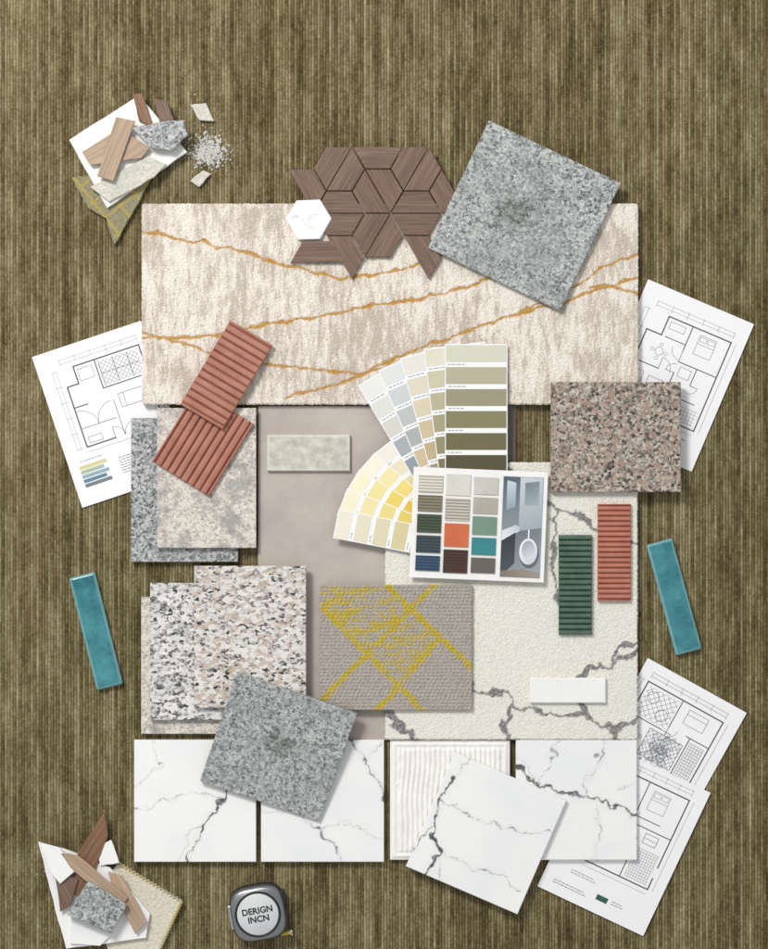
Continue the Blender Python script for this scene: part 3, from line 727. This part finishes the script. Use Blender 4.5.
# crumbs
def crumbs(n,cx,cy,sx,sy,mat,name,label,smin=.4,smax=1.8):
    V=[];F=[];R=random.Random(cx)
    for i in range(n):
        x=R.gauss(cx,sx);y=R.gauss(cy,sy);s=smin+(smax-smin)*R.random()**3;b=len(V)
        for k in range(5):
            a=k*1.257+R.random()*.6;V.append(((x+s*math.cos(a)-cx)*S,-(y+s*math.sin(a)-cy)*S,-.8*S))
        V.append(((x-cx)*S,-(y-cy)*S,(s*.6)*S))
        for k in range(5): F.append([b+5,b+(k+1)%5,b+k][::-1])
    o=link(name,mkmesh(name,V,F,mat));o.location=W(cx,cy,0);o['kind']='stuff';o['label']=label;o['category']='crumbs'
DUST=plain('stone_dust','#dddcd6',.8)
crumbs(1300,209,151,9,8,DUST,'stone_crumbs','pale stone crumbs and dust scattered on the carpet',.3,1.5)
crumbs(70,190,142,20,18,DUST,'stone_crumbs','sparse stone crumbs around broken tiles on carpet',.4,1.1)
crumbs(30,50,905,12,28,DUST,'stone_crumbs','sparse crumbs beside broken samples on carpet',.4,1.1)
# =============== TAPE MEASURE
def tape():
    root=bpy.data.objects.new('tape_measure',None);COL.objects.link(root)
    cx,cy=258.5,912
    L=W(cx,cy,12);root.location=(L[0],L[1],0);root.rotation_euler=(0,0,math.radians(10))
    def lathe(name,prof,rf,mat,off=(0,0),n=64):
        V=[];F=[]
        for (s,z) in prof:
            for i in range(n):
                a=2*math.pi*i/n;r=rf(a);V.append(((off[0]+r*s*math.cos(a))*S,(off[1]+r*s*math.sin(a))*S,z*S))
        for j in range(len(prof)-1):
            for i in range(n):
                k=(i+1)%n;F.append([j*n+i,j*n+k,(j+1)*n+k,(j+1)*n+i])
        F.append([ (len(prof)-1)*n+i for i in range(n)]);F.append([i for i in range(n)][::-1])
        me=mkmesh(name,V,F,mat,True);return link(name,me,root)
    sq=lambda R,p:(lambda a:R/((abs(math.cos(a))**p+abs(math.sin(a))**p)**(1/p)))
    black=plain('black_rubber','#222325',.5);chrome=plain('brushed_metal','#c4c6c8',.3,1.)
    grey=plain('grey_metallic_case','#8f9193',.3,.8)
    yel=plain('tape_blade','#c9b14a',.4)
    lathe('case',[(.97,0),(1,1.5),(1,18),(.985,20.5),(.95,22.5),(.9,23.6)],sq(27,3.4),grey)
    lathe('case_band',[(1.0,6),(1.03,7),(1.03,15),(1.0,16)],sq(27,3.4),black)
    lathe('metal_ring',[(1,20),(1,24.5),(.97,25.4),(.93,25.4),(.91,24.4)],lambda a:22.8,black)
    lathe('label_disc',[(1,24),(1,24.7),(.98,25)],lambda a:20.6,plain('label_face','#d0d2d3',.45))
    for nm,x0,x1,y0,y1,za,zb,mt in (('blade',18,29.5,-27.5,-24,1.5,13,yel),('blade_hook',28,30,-28.5,-23,0.5,15,chrome),('lock_button',22,29,4,18,9,19,black),('belt_clip',-29,-26,-12,12,3,18,chrome)):
        V=[(x,y,z) for z in (za,zb) for (x,y) in ((x0,y0),(x1,y0),(x1,y1),(x0,y1))]
        me=mkmesh(nm,[(x*S,y*S,z*S) for x,y,z in V],[[4,5,6,7],[3,2,1,0],[0,1,5,4],[1,2,6,5],[2,3,7,6],[3,0,4,7]],mt)
        q=link(nm,me,root);md=q.modifiers.new('b','BEVEL');md.width=.8*S;md.segments=2
    ink=plain('label_ink','#26282c',.5)
    for txt,yy,sz in (('DERIGN',1.0,8.6),('INCN',-7.4,8.6)):
        cu=bpy.data.curves.new('t','FONT');cu.body=txt;cu.size=sz*S;cu.align_x='CENTER';cu.extrude=.1*S;cu.offset=.22*S
        t=bpy.data.objects.new('t',cu);COL.objects.link(t);bpy.context.view_layer.update()
        me=bpy.data.meshes.new_from_object(t.evaluated_get(bpy.context.evaluated_depsgraph_get()));bpy.data.objects.remove(t)
        me.materials.clear();me.materials.append(ink)
        q=link('label_text',me,root);q.location=(0,yy*S,25.15*S)
    reg(root,'grey and black tape measure with round label disc','tape measure')
tape()
# =============== LIGHT, WORLD, CAMERA
w_=bpy.data.worlds.new('World');scene.world=w_;w_.use_nodes=True
bg=w_.node_tree.nodes['Background'];bg.inputs[0].default_value=(.96,.98,1,1);bg.inputs[1].default_value=.56
def area(name,loc,size,e,col):
    l=bpy.data.lights.new(name,'AREA');l.shape='SQUARE';l.size=size;l.energy=e;l.color=col
    o=bpy.data.objects.new(name,l);COL.objects.link(o);o.location=loc
    o.rotation_euler=(Vector((0,0,0))-Vector(loc)).to_track_quat('-Z','Y').to_euler()
area('studio_softbox',(-1.7,2.3,3.4),1.1,158,(1,.98,.955))
cam=bpy.data.cameras.new('camera');co=bpy.data.objects.new('camera',cam);COL.objects.link(co)
co.location=(0,0,H*S);cam.sensor_fit='VERTICAL';cam.sensor_height=36;cam.lens=36*H/949;cam.clip_end=50;cam.clip_start=.05
scene.camera=co
scene.view_settings.view_transform='Standard';scene.view_settings.look='None';scene.view_settings.exposure=0
